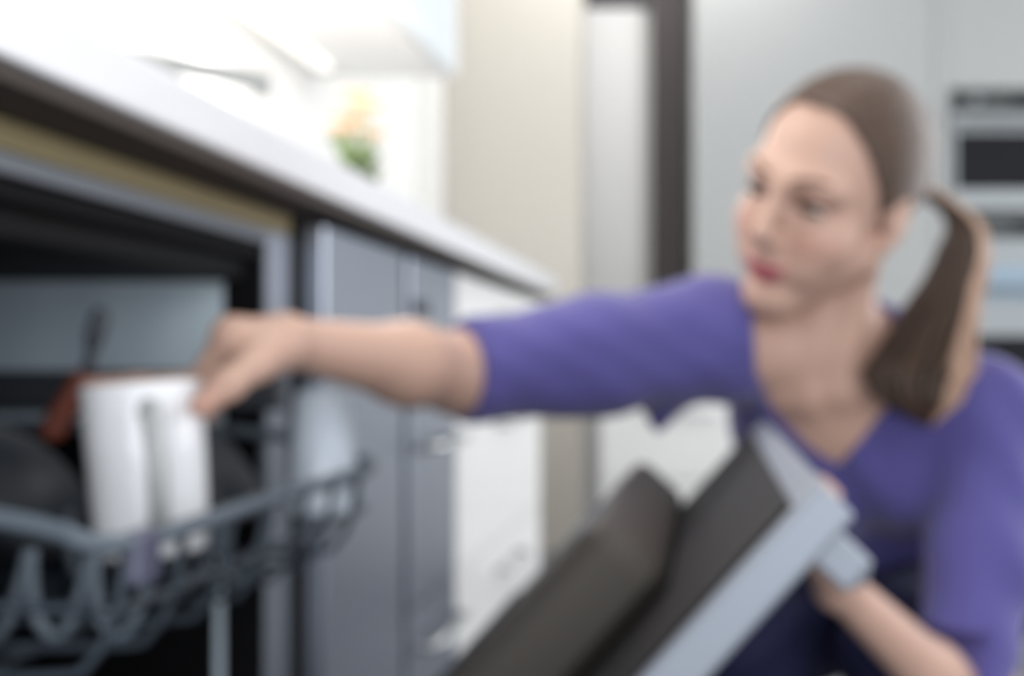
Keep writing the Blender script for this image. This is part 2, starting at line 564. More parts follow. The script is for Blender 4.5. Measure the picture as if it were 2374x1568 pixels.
def leaf_mesh(l, w):
    v, f = [], []
    for i in range(7):
        t = i / 6
        ww = w * math.sin(math.pi * min(1, t * 0.92 + 0.08)) ** 0.8
        z = 0.25 * l * math.sin(t * 2.2)
        v += [(-ww, t * l, z + ww * 0.3), (0, t * l, z), (ww, t * l, z + ww * 0.3)]
    for i in range(6):
        for k in (0, 1):
            a = i * 3 + k
            f.append((a, a + 1, a + 4, a + 3))
    bm = bmesh.new()
    vs = [bm.verts.new(p) for p in v]
    for q in f:
        bm.faces.new([vs[i] for i in q])
    bmesh.ops.solidify(bm, geom=bm.faces[:], thickness=0.0012)
    return bm_mesh('leaf', bm, True)


lm = leaf_mesh(0.085, 0.021)
lm.materials.append(M['leaf'])
for i in range(16):
    o = bpy.data.objects.new('leaf', lm)
    COL.objects.link(o)
    o.parent = pl
    a = i * 2.4
    o.location = (0.02 * math.cos(a), 0.02 * math.sin(a), 0.165 + 0.016 * (i % 5))
    o.rotation_euler = (0.35 + 0.5 * random.random(), 0, a)
pm = bpy.data.meshes.new('petal')
bm = bmesh.new()
bmesh.ops.create_icosphere(bm, subdivisions=2, radius=1.0, matrix=Matrix.Diagonal((0.016, 0.022, 0.005, 1)))
bm.to_mesh(pm)
bm.free()
pm.materials.append(M['petal'])
for j, (dx, dy, dz) in enumerate(((0.0, 0, 0.30), (-0.025, 0.03, 0.26), (0.03, -0.02, 0.27), (0.02, 0.04, 0.225), (-0.02, -0.03, 0.22))):
    dz += 0.07
    st = tube('stem', [(-0.76, 2.40, 0.98), (-0.76 + dx * 0.5, 2.4 + dy * 0.5, 0.90 + dz * 0.6), (-0.76 + dx, 2.40 + dy, 0.894 + dz)], 0.0025, M['stem'], pl, 6)
    for k in range(7):
        o = bpy.data.objects.new('petal', pm)
        COL.objects.link(o)
        o.parent = pl
        a = k * 2 * math.pi / 7 + j
        o.location = (dx + 0.018 * math.cos(a), dy + 0.018 * math.sin(a), dz + 0.004)
        o.rotation_euler = (0.5, 0, a - math.pi / 2)

# ---- tall cream cabinet past the worktop
tc = thing('tall_cabinet', 'tall cream cabinet standing at the end of the left wall', 'cabinet', (-0.73, 4.4, 0))
box('side_panel', (-0.976, 4.10, 0.004), (-0.484, 4.122, 2.6), M['cream'], tc, 0.002)
box('carcass', (-0.976, 4.123, 0.10), (-0.504, 4.30, 2.6), M['cream'], tc, 0.001)
box('cabinet_door', (-0.503, 4.124, 0.11), (-0.484, 4.299, 2.6), M['cream'], tc, 0.002)
wp = struct(box('trim_3', (-0.979, 3.72, 0.9), (-0.955, 3.99, 2.6), M['white_lacquer'], bevel=0.003))

# ---- low white cabinet behind the woman's arm
lc = thing('low_cabinet', 'low white cabinet on the floor, seen below the outstretched sleeve', 'cabinet', (-0.1, 3.5, 0))
box('carcass', (-0.33, 3.325, 0.09), (0.14, 3.75, 0.86), M['white_lacquer'], lc, 0.002)
box('top_board', (-0.345, 3.295, 0.861), (0.155, 3.76, 0.895), M['white_lacquer'], lc, 0.003)
box('plinth', (-0.31, 3.36, 0.002), (0.12, 3.74, 0.089), M['plinth'], lc, 0.001)
for i, (za, zb) in enumerate(((0.10, 0.35), (0.355, 0.605), (0.61, 0.855))):
    d = box('drawer_front', (-0.328, 3.304, za), (0.138, 3.323, zb), M['white_lacquer'], lc, 0.003)
    tube('bar_handle', [(-0.2, 3.303, zb - 0.06), (-0.2, 3.28, zb - 0.06), (0.01, 3.28, zb - 0.06), (0.01, 3.303, zb - 0.06)], 0.005, M['chrome'], d)

# ---- tall pale grey units with ovens on the right
for a, b, lab in ((-0.07, 0.83, 'tall pale grey cabinet behind the woman, next to the dark post'),):
    u = thing('tall_cabinet', lab, 'cabinet', ((a + b) / 2, 4.5, 0), 'tall grey cabinets')
    box('carcass', (a, 4.222, 0.1), (b, 4.79, 2.5), M['grey_lacquer'], u, 0.001)
    box('cabinet_door', (a + 0.001, 4.2, 0.105), (b - 0.001, 4.22, 2.5), M['grey_lacquer'], u, 0.002)
    box('plinth', (a + 0.01, 4.26, 0.002), (b - 0.01, 4.78, 0.099), M['plinth'], u, 0.001)
u = thing('oven_housing', 'tall pale grey housing around the two built-in ovens', 'cabinet', (1.2, 4.5, 0), 'tall grey cabinets')
box('side_panel', (0.833, 4.2, 0.004), (0.892, 4.79, 2.5), M['grey_lacquer'], u, 0.002)
box('side_panel', (1.500, 4.2, 0.004), (1.556, 4.79, 2.5), M['grey_lacquer'], u, 0.002)
box('back_panel', (0.893, 4.75, 0.05), (1.499, 4.79, 2.5), M['grey_lacquer'], u, 0.001)
box('top_door', (0.894, 4.2, 1.725), (1.498, 4.74, 2.5), M['grey_lacquer'], u, 0.002)
box('drawer_front', (0.894, 4.2, 0.1), (1.498, 4.74, 0.30), M['grey_lacquer'], u, 0.002)
box('shelf', (0.894, 4.215, 1.258), (1.498, 4.74, 1.266), M['grey_lacquer'], u, 0.001)
box('shelf', (0.894, 4.215, 0.302), (1.498, 4.74, 0.408), M['grey_lacquer'], u, 0.001)


def oven(label, z0, z1, panel, win, low=None):
    o = thing('built_in_oven', label, 'oven', (1.196, 4.45, z0), 'built-in ovens')
    box('body', (0.897, 4.205, z0), (1.495, 4.735, z1), M['oven_steel'], o, 0.002)
    p = box('control_panel', (0.897, 4.186, panel[0]), (1.495, 4.204, panel[1]), M['oven_panel'], o, 0.002)
    for k in (0.985, 1.40):
        tube('knob', [(k, 4.187, sum(panel) / 2), (k, 4.165, sum(panel) / 2)], 0.017, M['oven_steel'], p, 16)
    box('display', (1.12, 4.183, sum(panel) / 2 - 0.014), (1.27, 4.1865, sum(panel) / 2 + 0.014), M['glass_dk'], p, 0.001)
    d = box('oven_door', (0.897, 4.184, z0 + 0.004), (1.495, 4.204, panel[0] - 0.005), M['oven_steel'], o, 0.003)
    box('window', (0.915, 4.180, win[0]), (1.477, 4.1845, win[1]), M['glass_dk'], d, 0.001)
    hz = (win[1] + panel[0]) / 2 - 0.006
    tube('handle', [(0.93, 4.184, hz), (0.93, 4.145, hz), (1.46, 4.145, hz), (1.46, 4.184, hz)], 0.011, M['oven_steel'], d, 10)
    if low:
        box('glass_strip', (0.905, 4.179, low[0]), (1.487, 4.1845, low[1]), M['glass_blue'], d, 0.001)  # oven glass reflection built as a coloured strip


oven('compact built-in oven with a dark window, the upper of the two', 1.268, 1.715, (1.637, 1.712), (1.346, 1.556))
oven('larger built-in oven below the compact one, with a blue-grey glass strip', 0.41, 1.256, (1.165, 1.252), (0.44, 0.80), (0.935, 1.055))

# ================================================================== dishwasher
DY0, DY1 = 0.55, 1.0625
dw = thing('dishwasher', 'open built-in dishwasher with steel tub and half-lowered door', 'dishwasher', (-0.68, 0.81, 0.0))
box('tub_side', (-0.95, DY1, 0.14), (-0.4625, DY1 + 0.012, 0.81), M['tub_steel'], dw, 0.001)
box('tub_side', (-0.95, DY0 - 0.012, 0.14), (-0.4625, DY0, 0.81), M['tub_steel'], dw, 0.001)
box('tub_back', (-0.962, DY0 - 0.012, 0.14), (-0.951, DY1 + 0.012, 0.81), M['tub_steel'], dw, 0.001)
box('tub_floor', (-0.95, DY0 + 0.001, 0.128), (-0.43, DY1 - 0.001, 0.14), M['tub_dark'], dw, 0.001)
box('tub_ceiling', (-0.95, DY0 + 0.001, 0.776), (-0.440, DY1 - 0.001, 0.812), M['tub_dark'], dw, 0.004)
box('lower_liner', (-0.945, DY1 - 0.006, 0.145), (-0.47, DY1 - 0.0005, 0.640), M['tub_dark'], dw, 0.001)  # dark sheet painted in for shade on the lower steel wall
box('lower_liner', (-0.9505, DY0 + 0.001, 0.145), (-0.944, DY1 - 0.007, 0.700), M['tub_dark'], dw, 0.001)  # same dark sheet for shade on the tub back
for a, b in ((DY1 - 0.002, DY1 + 0.012), (DY0 - 0.012, DY0 + 0.002)):
    box('gasket', (-0.462, a, 0.14), (-0.426, b, 0.81), M['gasket'], dw, 0.002)
box('gasket', (-0.439, DY0 + 0.003, 0.797), (-0.426, DY1 - 0.003, 0.812), M['gasket'], dw, 0.003)
for a, b in ((DY1 + 0.0005, 1.1250), (0.4875, DY0 - 0.0005)):
    box('flange', (-0.4255, a, 0.10), (-0.420, b, 0.826), M['steel_lt'], dw, 0.002)
box('header_strip', (-0.4255, 0.4875, 0.8125), (-0.4195, DY1, 0.826), M['header'], dw, 0.002)
box('edging_strip', (-0.4265, 0.4875, 0.8265), (-0.4185, 1.115, 0.8445), M['edge_wood'], dw, 0.001)
box('tub_casing', (-0.97, 0.4875, 0.10), (-0.963, 1.125, 0.84), M['gap'], dw, 0.001)
box('kick_panel', (-0.47, 0.4875, 0.002), (-0.455, 1.125, 0.099), M['plinth'], dw, 0.001)
rail = box('slide_rail', (-0.93, DY1 - 0.024, 0.655), (-0.40, DY1 - 0.0065, 0.692), M['plastic_dk'], dw, 0.004)
box('slide_rail', (-0.93, DY0 + 0.001, 0.655), (-0.40, DY0 + 0.018, 0.692), M['plastic_dk'], dw, 0.004)
# spray arm under the ceiling
tube('spray_arm', [(-0.70, 0.62, 0.768), (-0.70, 0.80, 0.764), (-0.70, 0.98, 0.768)], 0.010, M['plastic_dk'], dw, 8)

# the door: hinged low down, leaning out by about 47 degrees
AL = math.atan2(0.523, 0.476)
tdir = Vector((math.cos(AL), 0, math.sin(AL)))
ndir = Vector((math.sin(AL), 0, -math.cos(AL)))
H = Vector((-0.425, 0, 0.12))
DM = Matrix(((tdir.x, 0, ndir.x, H.x), (0, 1, 0, 0), (tdir.z, 0, ndir.z, H.z), (0, 0, 0, 1)))  # local: s, y, n
# box() in door space needs right-handedness handled by recalculating normals


def dbox(name, lo, hi, material, parent, bevel=0.002):
    bm = bmesh.new()
    bm_box(bm, lo, hi, DM)
    bmesh.ops.recalc_face_normals(bm, faces=bm.faces[:])
    if bevel:
        bmesh.ops.bevel(bm, geom=bm.edges[:], offset=bevel, segments=2, affect='EDGES', profile=0.5)
    return link(name, bm_mesh(name, bm), parent, material)


def DP(s, y, n):
    return DM @ Vector((s, y, n))


DN, DF = 0.53, 1.118
door = dbox('door', (0.02, DN, 0.0), (0.707, DF, 0.024), M['steel_lt'], dw, 0.003)
dbox('door_inner_panel', (0.03, DN + 0.012, -0.003), (0.690, DF - 0.012, 0.0005), M['liner_dk'], door, 0.001)
lin_o = dbox('door_liner', (0.05, DN + 0.150, -0.064), (0.600, DF - 0.012, -0.0032), M['liner'], door, 0.012)
dbox('detergent_flap', (0.33, 0.80, -0.068), (0.46, 0.96, -0.0642), M['plastic_dk'], door, 0.003)
for yy in (0.72, 0.80):
    dbox('vent_slot', (0.570, yy, -0.0665), (0.580, yy + 0.05, -0.0642), M['steel_lt'], door, 0.001)
hb = tube('bar_handle', [DP(0.683, 0.60, 0.056), DP(0.683, 0.80, 0.056), DP(0.683, 1.05, 0.056)], 0.0085, M['steel_lt'], door, 14)
for yy in (0.605, 1.045):
    dbox('handle_bracket', (0.672, yy - 0.012, 0.0245), (0.694, yy + 0.012, 0.060), M['steel_lt'], door, 0.003)
for yy in (DN + 0.03, DF - 0.03):
    tube('hinge_arm', [DP(0.05, yy, 0.0), Vector((-0.45, yy, 0.135))], 0.006, M['utensil'], dw, 8)

# ================================================================== pulled-out upper rack
RX0, RX1, RY0, RY1 = -0.86, -0.31, 0.575, 1.035
ZR, ZS, ZB = 0.604, 0.638, 0.533
rack = thing('dish_rack', 'grey coated wire rack pulled partly out of the dishwasher', 'rack', ((RX0 + RX1) / 2, (RY0 + RY1) / 2, ZB))
tube('rim', smooth_path([(RX0, RY0, ZS), (RX0, RY1, ZS), (-0.46, RY1, ZS), (-0.345, RY1, ZR + 0.012), (RX1, RY1 - 0.02, ZR), (RX1, 0.80, ZR), (RX1, RY0 + 0.02, ZR), (-0.345, RY0, ZR + 0.012), (-0.46, RY0, ZS)], 4), 0.0055, M['wire_lt'], rack, 8, True)
tube('lower_rim', smooth_path([(RX0, RY0 + 0.01, 0.575), (RX0, RY1 - 0.01, 0.575), (-0.46, RY1 - 0.01, 0.575), (-0.335, RY1 - 0.015, 0.57), (RX1 - 0.006, RY1 - 0.03, 0.567), (RX1 - 0.006, 0.80, 0.567), (RX1 - 0.006, RY0 + 0.03, 0.567), (-0.335, RY0 + 0.015, 0.57), (-0.46, RY0 + 0.01, 0.575)], 4), 0.0030, M['wire'], rack, 8, True)
# front wires run from the rim down, under and back through the rack
fw_v, fw_f = tube_geo(smooth_path([(RX1, 0, ZR), (RX1 - 0.006, 0, 0.567), (RX1 - 0.020, 0, 0.541), (RX1 - 0.045, 0, ZB), (-0.5, 0, ZB), (-0.7, 0, ZB), (RX0 + 0.03, 0, ZB), (RX0 + 0.006, 0, ZB + 0.02), (RX0, 0, ZS)], 5), 0.0030, 7)
fw = mesh_from('wire', fw_v, fw_f, True)
fw.materials.append(M['wire'])
y = RY0 + 0.02
while y < RY1 - 0.01:
    o = link('wire', fw, rack)
    o.location = (0, y, 0)
    y += 0.065
sw_v, sw_f = tube_geo(smooth_path([(0, RY1, ZS), (0, RY1 - 0.01, 0.575), (0, RY1 - 0.025, ZB - 0.006), (0, 0.80, ZB - 0.006), (0, RY0 + 0.025, ZB - 0.006), (0, RY0 + 0.01, 0.575), (0, RY0, ZS)], 4), 0.0030, 7)
sw = mesh_from('cross_wire', sw_v, sw_f, True)
sw.materials.append(M['wire'])
for i in range(9):
    o = link('cross_wire', sw, rack)
    o.location = (-0.83 + i * 0.052, 0, 0)
# U-shaped cup supports standing in rows across the rack
uv, uf = tube_geo(smooth_path([(-0.016, 0, 0.052), (-0.0155, 0, 0.030), (-0.012, 0, 0.010), (-0.002, 0, 0.0), (0.007, 0, 0.008), (0.014, 0, 0.028), (0.0205, 0, 0.052)], 4), 0.0036, 7)
um = mesh_from('cup_support', uv, uf, True)
um.materials.append(M['wire_lt'])
for yy, kk in ((0.665, 7), (0.835, 4)):
    for k in range(kk):
        o = link('cup_support', um, rack)
        o.location = (-0.350 - k * 0.0375, yy, ZB + 0.004)
tv, tf = tube_geo([(0, 0, 0), (0.004, 0, 0.05), (0.010, 0, 0.085)], 0.0027, 6)
tm = mesh_from('tine', tv, tf, True)
tm.materials.append(M['wire'])
for i in range(2):
    for j in range(5):
        o = link('tine', tm, rack)
        o.location = (-0.83 + i * 0.045, 0.62 + j * 0.085, ZB)
box('grip_clip', (-0.3145, 0.594, 0.580), (-0.302, 0.618, 0.610), M['lilac'], rack, 0.004)

# crockery in the rack
tb = thing('tumbler', 'pale blue glass tumbler upside down at the far front corner of the rack', 'glass', tuple(W(745, 1100, 1.0)))
lathe('tumbler_wall', [(0.031, -0.052), (0.031, -0.05), (0.024, 0.050), (0.020, 0.054), (0.0, 0.054), (0.0, 0.049), (0.019, 0.049), (0.0225, 0.046), (0.029, -0.052)], M['glass_pale'], tb, 28, tuple(W(748, 1048, 0.995)))
lathe('tumbler_foot', [(0.017, 0.0545), (0.018, 0.058), (0.014, 0.058), (0.013, 0.0545)], M['glass_pale'], tb, 28, tuple(W(748, 1048, 0.995)))


def bowl(label, loc, r, h, material, tilt, group):
    o = thing('bowl', label, 'bowl', loc, group)
    R = Matrix.Rotation(tilt, 3, 'Y')
    lathe('bowl_wall', [(r * 0.35, 0), (r * 0.6, h * 0.12), (r * 0.9, h * 0.6), (r, h), (r - 0.004, h), (r * 0.86, h * 0.6), (r * 0.56, h * 0.18), (0, h * 0.10)], material, o, 32, loc, R)
    lathe('foot_ring', [(r * 0.36, -0.006), (r * 0.42, -0.006), (r * 0.42, 0.004), (r * 0.36, 0.004)], material, o, 32, loc, R)


bowl('dark slate bowl leaning in the rack, deepest inside the dishwasher', (-0.70, 0.93, 0.575), 0.06, 0.05, M['plastic_dk'], 0.9, 'dark bowls in the rack')
bowl('dark slate bowl leaning in the rack, left of the white mug', (-0.56, 0.86, 0.575), 0.06, 0.05, M['plastic_dk'], 0.9, 'dark bowls in the rack')
bowl('dark slate bowl leaning in the rack right behind the white mug', (-0.46, 0.945, 0.585), 0.058, 0.05, M['plastic_dk'], 0.9, 'dark bowls in the rack')

# utensil standing behind the hand
ut = thing('spatula', 'dark steel spatula with a red-brown wooden grip standing left of the mug', 'utensil', tuple(W(120, 1010, 0.87)))
tube('grip', smooth_path([W(112, 1022, 0.87), W(140, 965, 0.872), W(172, 915, 0.874), W(200, 868, 0.876)]), [0.004] + [0.0085] + [0.0095] * 16 + [0.006], M['red_wood'], ut, 12)
tube('neck', [W(196, 875, 0.876), W(208, 838, 0.877), W(216, 800, 0.878)], 0.0045, M['utensil'], ut, 8)
tube('blade', smooth_path([W(212, 815, 0.878), W(219, 785, 0.879), W(228, 750, 0.880), W(236, 715, 0.881)], 3), [0.0045, 0.0055, 0.0065, 0.007, 0.0075, 0.0075, 0.0075, 0.007, 0.006, 0.004], M['utensil'], ut, 10)

# ---- the mug
mx = W(357, 1090, 0.76)
MT = Matrix.Rotation(math.radians(-4), 3, 'Y')
mug = thing('mug', 'tall white mug held by the woman over the wire rack', 'mug', (mx.x, mx.y, 0.572))
mh = 0.116
prof = [(0.0, 0.0), (0.031, 0.0), (0.0335, 0.003), (0.0355, 0.02), (0.0368, 0.07), (0.0378, mh - 0.002), (0.0368, mh), (0.0353, mh - 0.001), (0.0343, 0.07), (0.033, 0.02), (0.030, 0.008), (0.0, 0.007)]
mz = 0.5705
mo = lathe('mug_wall', prof, M['mug'], mug, 48, (mx.x, mx.y, mz), MT)
hp = [(0.004, -0.036, 0.096), (0.006, -0.054, 0.099), (0.008, -0.070, 0.085), (0.009, -0.072, 0.058), (0.008, -0.066, 0.034), (0.006, -0.054, 0.022), (0.004, -0.035, 0.022)]
hp = [MT @ (Matrix.Rotation(math.radians(24), 3, 'Z') @ Vector(p)) + Vector((mx.x, mx.y, mz)) for p in hp]
tube('mug_handle', smooth_path(hp, 5), 0.0062, M['mug_grey'], mug, 12)

# ================================================================== the woman
person = thing('person', 'woman with brown ponytail and violet cardigan crouching beside the open dishwasher', 'person', (0.22, 1.35, 0.0))

# joints
shR, shL = np.array(W(1655, 785, 1.19)), np.array(W(2288, 970, 1.225))
elR, elL = np.array(W(1065, 866, 1.06)), np.array(W(2268, 1668, 1.10))
wrR, wrL = np.array(W(660, 793, 0.862)), np.array(W(1945, 1358, 1.0))
NB = np.array((0.118, 1.215, 0.715))
PV = np.array((0.30, 1.54, 0.29))
up = (NB - PV) / np.linalg.norm(NB - PV)
lat = (shL - shR)
lat = lat - up * (lat @ up)
lat /= np.linalg.norm(lat)
fw_ = np.cross(up, lat)
fw_ /= np.linalg.norm(fw_)
if fw_[1] > 0:
    fw_ = -fw_
TR = np.array([lat, fw_, up])


def T(l, f, u, o=NB):
    return o + lat * l + fw_ * f + up * u


# head frame: l = her left, f = forward, u = up
th, ph, ro = math.radians(40), math.radians(13), math.radians(23)
f0 = np.array((-math.sin(th), -math.cos(th), 0.0))
l0 = np.array((math.cos(th), -math.sin(th), 0.0))
z0 = np.array((0, 0, 1.0))
hf = f0 * math.cos(ph) - z0 * math.sin(ph)
u1 = z0 * math.cos(ph) + f0 * math.sin(ph)
hu = u1 * math.cos(ro) + l0 * math.sin(ro)
hl = l0 * math.cos(ro) - u1 * math.sin(ro)
HC = np.array(W(1917, 450, 1.14))
HR = np.array([hl, hf, hu])


def Hd(l, f, u):
    return HC + hl * l + hf * f + hu * u


def torso(F, g, k):
    """trunk grown by g"""
    F.ell(T(0.005, -0.02, -0.13), (0.138 + g, 0.098 + g, 0.15 + g), TR, k)
    F.ell(T(0.0, -0.03, -0.29), (0.104 + g, 0.092 + g, 0.14 + g), TR, k)
    F.ell(T(0.0, -0.05, -0.46), (0.150 + g, 0.115 + g, 0.11 + g), TR, k)
    F.ell(T(0.068, 0.055, -0.165), (0.056 + g, 0.050 + g, 0.055 + g), TR, k)
    F.ell(T(-0.062, 0.055, -0.165), (0.056 + g, 0.050 + g, 0.055 + g), TR, k)
    mid = T(0, -0.02, -0.035)
    F.cap(mid, shR, 0.050 + g, 0.050 + g, k)
    F.cap(mid, shL, 0.050 + g, 0.050 + g, k)


B = Field((-0.48, 0.68, 0.16), (0.47, 1.70, 1.03), 0.0035)
# trunk, arms
torso(B, 0.0, 0.03)
mR = elR + (wrR - elR) * 0.35
mL = elL + (wrL - elL) * 0.35
B.chain([shR, elR], [0.046, 0.036], 0.02)
B.chain([elR, mR, wrR], [0.036, 0.0345, 0.0195], 0.02)
B.chain([shL, elL], [0.046, 0.036], 0.02)
B.chain([elL, mL, wrL], [0.033, 0.0285, 0.0185], 0.02)
hipR, hipL = T(-0.09, -0.05, -0.48), T(0.09, -0.05, -0.48)
knR, knL = np.array((0.035, 1.235, 0.40)), np.array((0.20, 1.235, 0.395))
B.chain([hipR, hipR + (knR - hipR) * 0.5], [0.075, 0.06], 0.03)
B.chain([hipL, hipL + (knL - hipL) * 0.5], [0.075, 0.06], 0.03)
# neck and collar bones
B.cap(Hd(0, -0.042, -0.055), T(0, -0.020, 0.0), 0.046, 0.053, 0.015)
B.cap(T(0, -0.02, 0.0), T(0, -0.02, -0.08), 0.056, 0.085, 0.03)
B.cap(T(0.018, 0.052, -0.03), T(0.13, 0.012, -0.012), 0.010, 0.010, 0.02)
B.cap(T(-0.018, 0.052, -0.03), T(-0.13, 0.012, -0.012), 0.010, 0.010, 0.02)
B.cap(Hd(0.05, -0.03, -0.05), T(0.014, 0.045, -0.02), 0.012, 0.010, 0.02)
B.cap(Hd(-0.05, -0.03, -0.05), T(-0.014, 0.045, -0.02), 0.012, 0.010, 0.02)


# head
def hell(l, f, u, r, k=0.012, op='add'):
    B.ell(Hd(l, f, u), r, HR, k, op)


hell(0, -0.012, 0.032, (0.074, 0.092, 0.084), 0.01)
hell(0, 0.026, -0.026, (0.052, 0.060, 0.074), 0.03)
hell(0, 0.070, -0.097, (0.017, 0.016, 0.016), 0.028)
for s in (-1, 1):
    hell(s * 0.036, 0.050, -0.032, (0.029, 0.030, 0.030), 0.02)
    B.cap(Hd(s * 0.056, 0.0, -0.050), Hd(s * 0.012, 0.064, -0.097), 0.012, 0.013, 0.032)
    B.cap(Hd(s * 0.014, 0.082, 0.026), Hd(s * 0.048, 0.066, 0.024), 0.009, 0.008, 0.02)
    hell(s * 0.032, 0.096, 0.006, (0.017, 0.018, 0.011), 0.012, 'cut')
    hell(s * 0.0315, 0.0690, 0.0130, (0.0155, 0.0145, 0.0100), 0.003)       # upper lid
    hell(s * 0.0315, 0.0680, -0.0060, (0.0150, 0.0135, 0.0080), 0.003)      # lower lid
    hell(s * 0.0105, 0.0945, -0.0325, (0.0068, 0.0085, 0.0062), 0.005)      # nostril wing
    # ear
    hell(s * 0.0745, -0.020, -0.004, (0.009, 0.019, 0.031), 0.005)
    hell(s * 0.0845, -0.017, 0.002, (0.006, 0.010, 0.018), 0.004, 'cut')
    hell(s * 0.073, -0.008, -0.032, (0.008, 0.010, 0.010), 0.006)
B.cap(Hd(0, 0.085, 0.016), Hd(0, 0.104, -0.024), 0.0062, 0.0085, 0.012)
hell(0, 0.1040, -0.0270, (0.0092, 0.0090, 0.0082), 0.007)
hell(0, 0.088, -0.048, (0.016, 0.012, 0.014), 0.012)
hell(0, 0.0890, -0.0615, (0.0225, 0.0100, 0.0046), 0.005)
hell(0, 0.0880, -0.0715, (0.0185, 0.0105, 0.0056), 0.005)
for s in (-1, 1):
    B.cap(Hd(0, 0.0985, -0.0664), Hd(s * 0.013, 0.0950, -0.0658), 0.0012, 0.0011, 0.0025, 'cut')
    B.cap(Hd(s * 0.013, 0.0950, -0.0658), Hd(s * 0.0225, 0.0880, -0.0632), 0.0011, 0.0008, 0.0025, 'cut')
    hell(s * 0.031, 0.066, -0.060, (0.014, 0.013, 0.014), 0.02)

# right hand wrapped round the mug
P = lambda a, b, d: np.array(W(a, b, d))
kn = [P(534, 772, 0.818), P(545, 790, 0.840), P(557, 818, 0.857), P(570, 845, 0.869)]
fingers = [[kn[0], P(462, 888, 0.822), P(318, 893, 0.816), P(208, 897, 0.797)],
           [kn[1], P(450, 918, 0.842), P(318, 932, 0.826), P(232, 960, 0.808)],
           [kn[2], P(440, 945, 0.848), P(350, 962, 0.832), P(285, 985, 0.818)],
           [kn[3], P(470, 965, 0.855), P(405, 985, 0.840), P(350, 1000, 0.826)]]
fr = [(0.0105, 0.0088, 0.0078, 0.0070), (0.0105, 0.0088, 0.0078, 0.0070), (0.0100, 0.0084, 0.0074, 0.0066), (0.0092, 0.0074, 0.0066, 0.0058)]
for k_, r_ in zip(kn, (0.0135, 0.0135, 0.0130, 0.0120)):
    B.cap(wrR, k_, 0.0170, r_, 0.010)
for fg, r_ in zip(fingers, fr):
    B.chain(fg, r_, 0.005)
thR = [P(648, 812, 0.845), P(590, 846, 0.800), P(528, 892, 0.760), P(463, 944, 0.743)]
B.chain(thR, (0.0165, 0.0125, 0.0100, 0.0078), 0.010)
B.cap(P(600, 815, 0.825), P(560, 810, 0.820), 0.0150, 0.0125, 0.012)

# left hand closed round the door handle
hbc = lambda y: np.array(DP(0.683, y, 0.056))
tv3, nv3 = np.array(tdir), np.array(ndir)


def ring(y, ang, r):
    return hbc(y) + nv3 * (math.cos(ang) * r) + tv3 * (math.sin(ang) * r)


palm = []
for i, yy in enumerate((0.905, 0.926, 0.946, 0.965)):
    r1 = 0.0195
    c = [ring(yy, math.radians(-25), 0.0235), ring(yy, math.radians(55), 0.0200), ring(yy - 0.002, math.radians(140), 0.0175), ring(yy - 0.003, math.radians(215), 0.0175)]
    B.chain(c, (0.0105, 0.0085, 0.0075, 0.0068), 0.004)
    B.cap(wrL, c[0], 0.0185, 0.0125, 0.010)
    palm.append(c[0])
B.chain([wrL + (palm[0] - wrL) * 0.3, ring(0.893, math.radians(-75), 0.026), ring(0.888, math.radians(-140), 0.0195), ring(0.896, math.radians(-190), 0.0180)], (0.0150, 0.0110, 0.0090, 0.0075), 0.008)

bm_, BV = B.mesh('body', 2)
loc = (BV - HC) @ HR.T
cols = np.ones((len(BV), 3))
tone = np.array


def blend(mask, c):
    global cols
    cols = cols * (1 - mask[:, None]) + cols * np.array(c)[None] * mask[:, None]


def soft(d, w):
    return np.clip(0.5 - d / w, 0, 1)


lz = loc[:, 2] - 7.0 * loc[:, 0] ** 2
lip = np.minimum(np.sqrt((loc[:, 0] / 0.0250) ** 2 + ((lz + 0.0630) / 0.0062) ** 2), np.sqrt((loc[:, 0] / 0.021) ** 2 + ((lz + 0.0725) / 0.0068) ** 2))
blend(soft(lip - 1, 0.3) * (loc[:, 1] > 0.07), (0.62, 0.24, 0.38))
for s in (-1, 1):
    ck = np.sqrt(((loc[:, 0] - s * 0.042) / 0.028) ** 2 + ((loc[:, 2] + 0.03) / 0.022) ** 2)
    blend(np.clip(1 - ck, 0, 1) * 0.45 * (loc[:, 1] > 0.03), (0.98, 0.72, 0.72))
    lid = np.sqrt(((loc[:, 0] - s * 0.0315) / 0.019) ** 2 + ((loc[:, 2] - 0.010) / 0.010) ** 2)
    blend(np.clip(1.35 - lid, 0, 1) * 0.95 * (loc[:, 1] > 0.04), (0.36, 0.26, 0.24))
# fingertips a little pinker
for tip in [f[-1] for f in fingers] + [thR[-1]]:
    dd = np.linalg.norm(BV - tip, axis=1)
    blend(np.clip(1 - dd / 0.022, 0, 1) * 0.6, (1.0, 0.80, 0.80))
vcol(bm_, cols)
link('body', bm_, person, M['skin'])

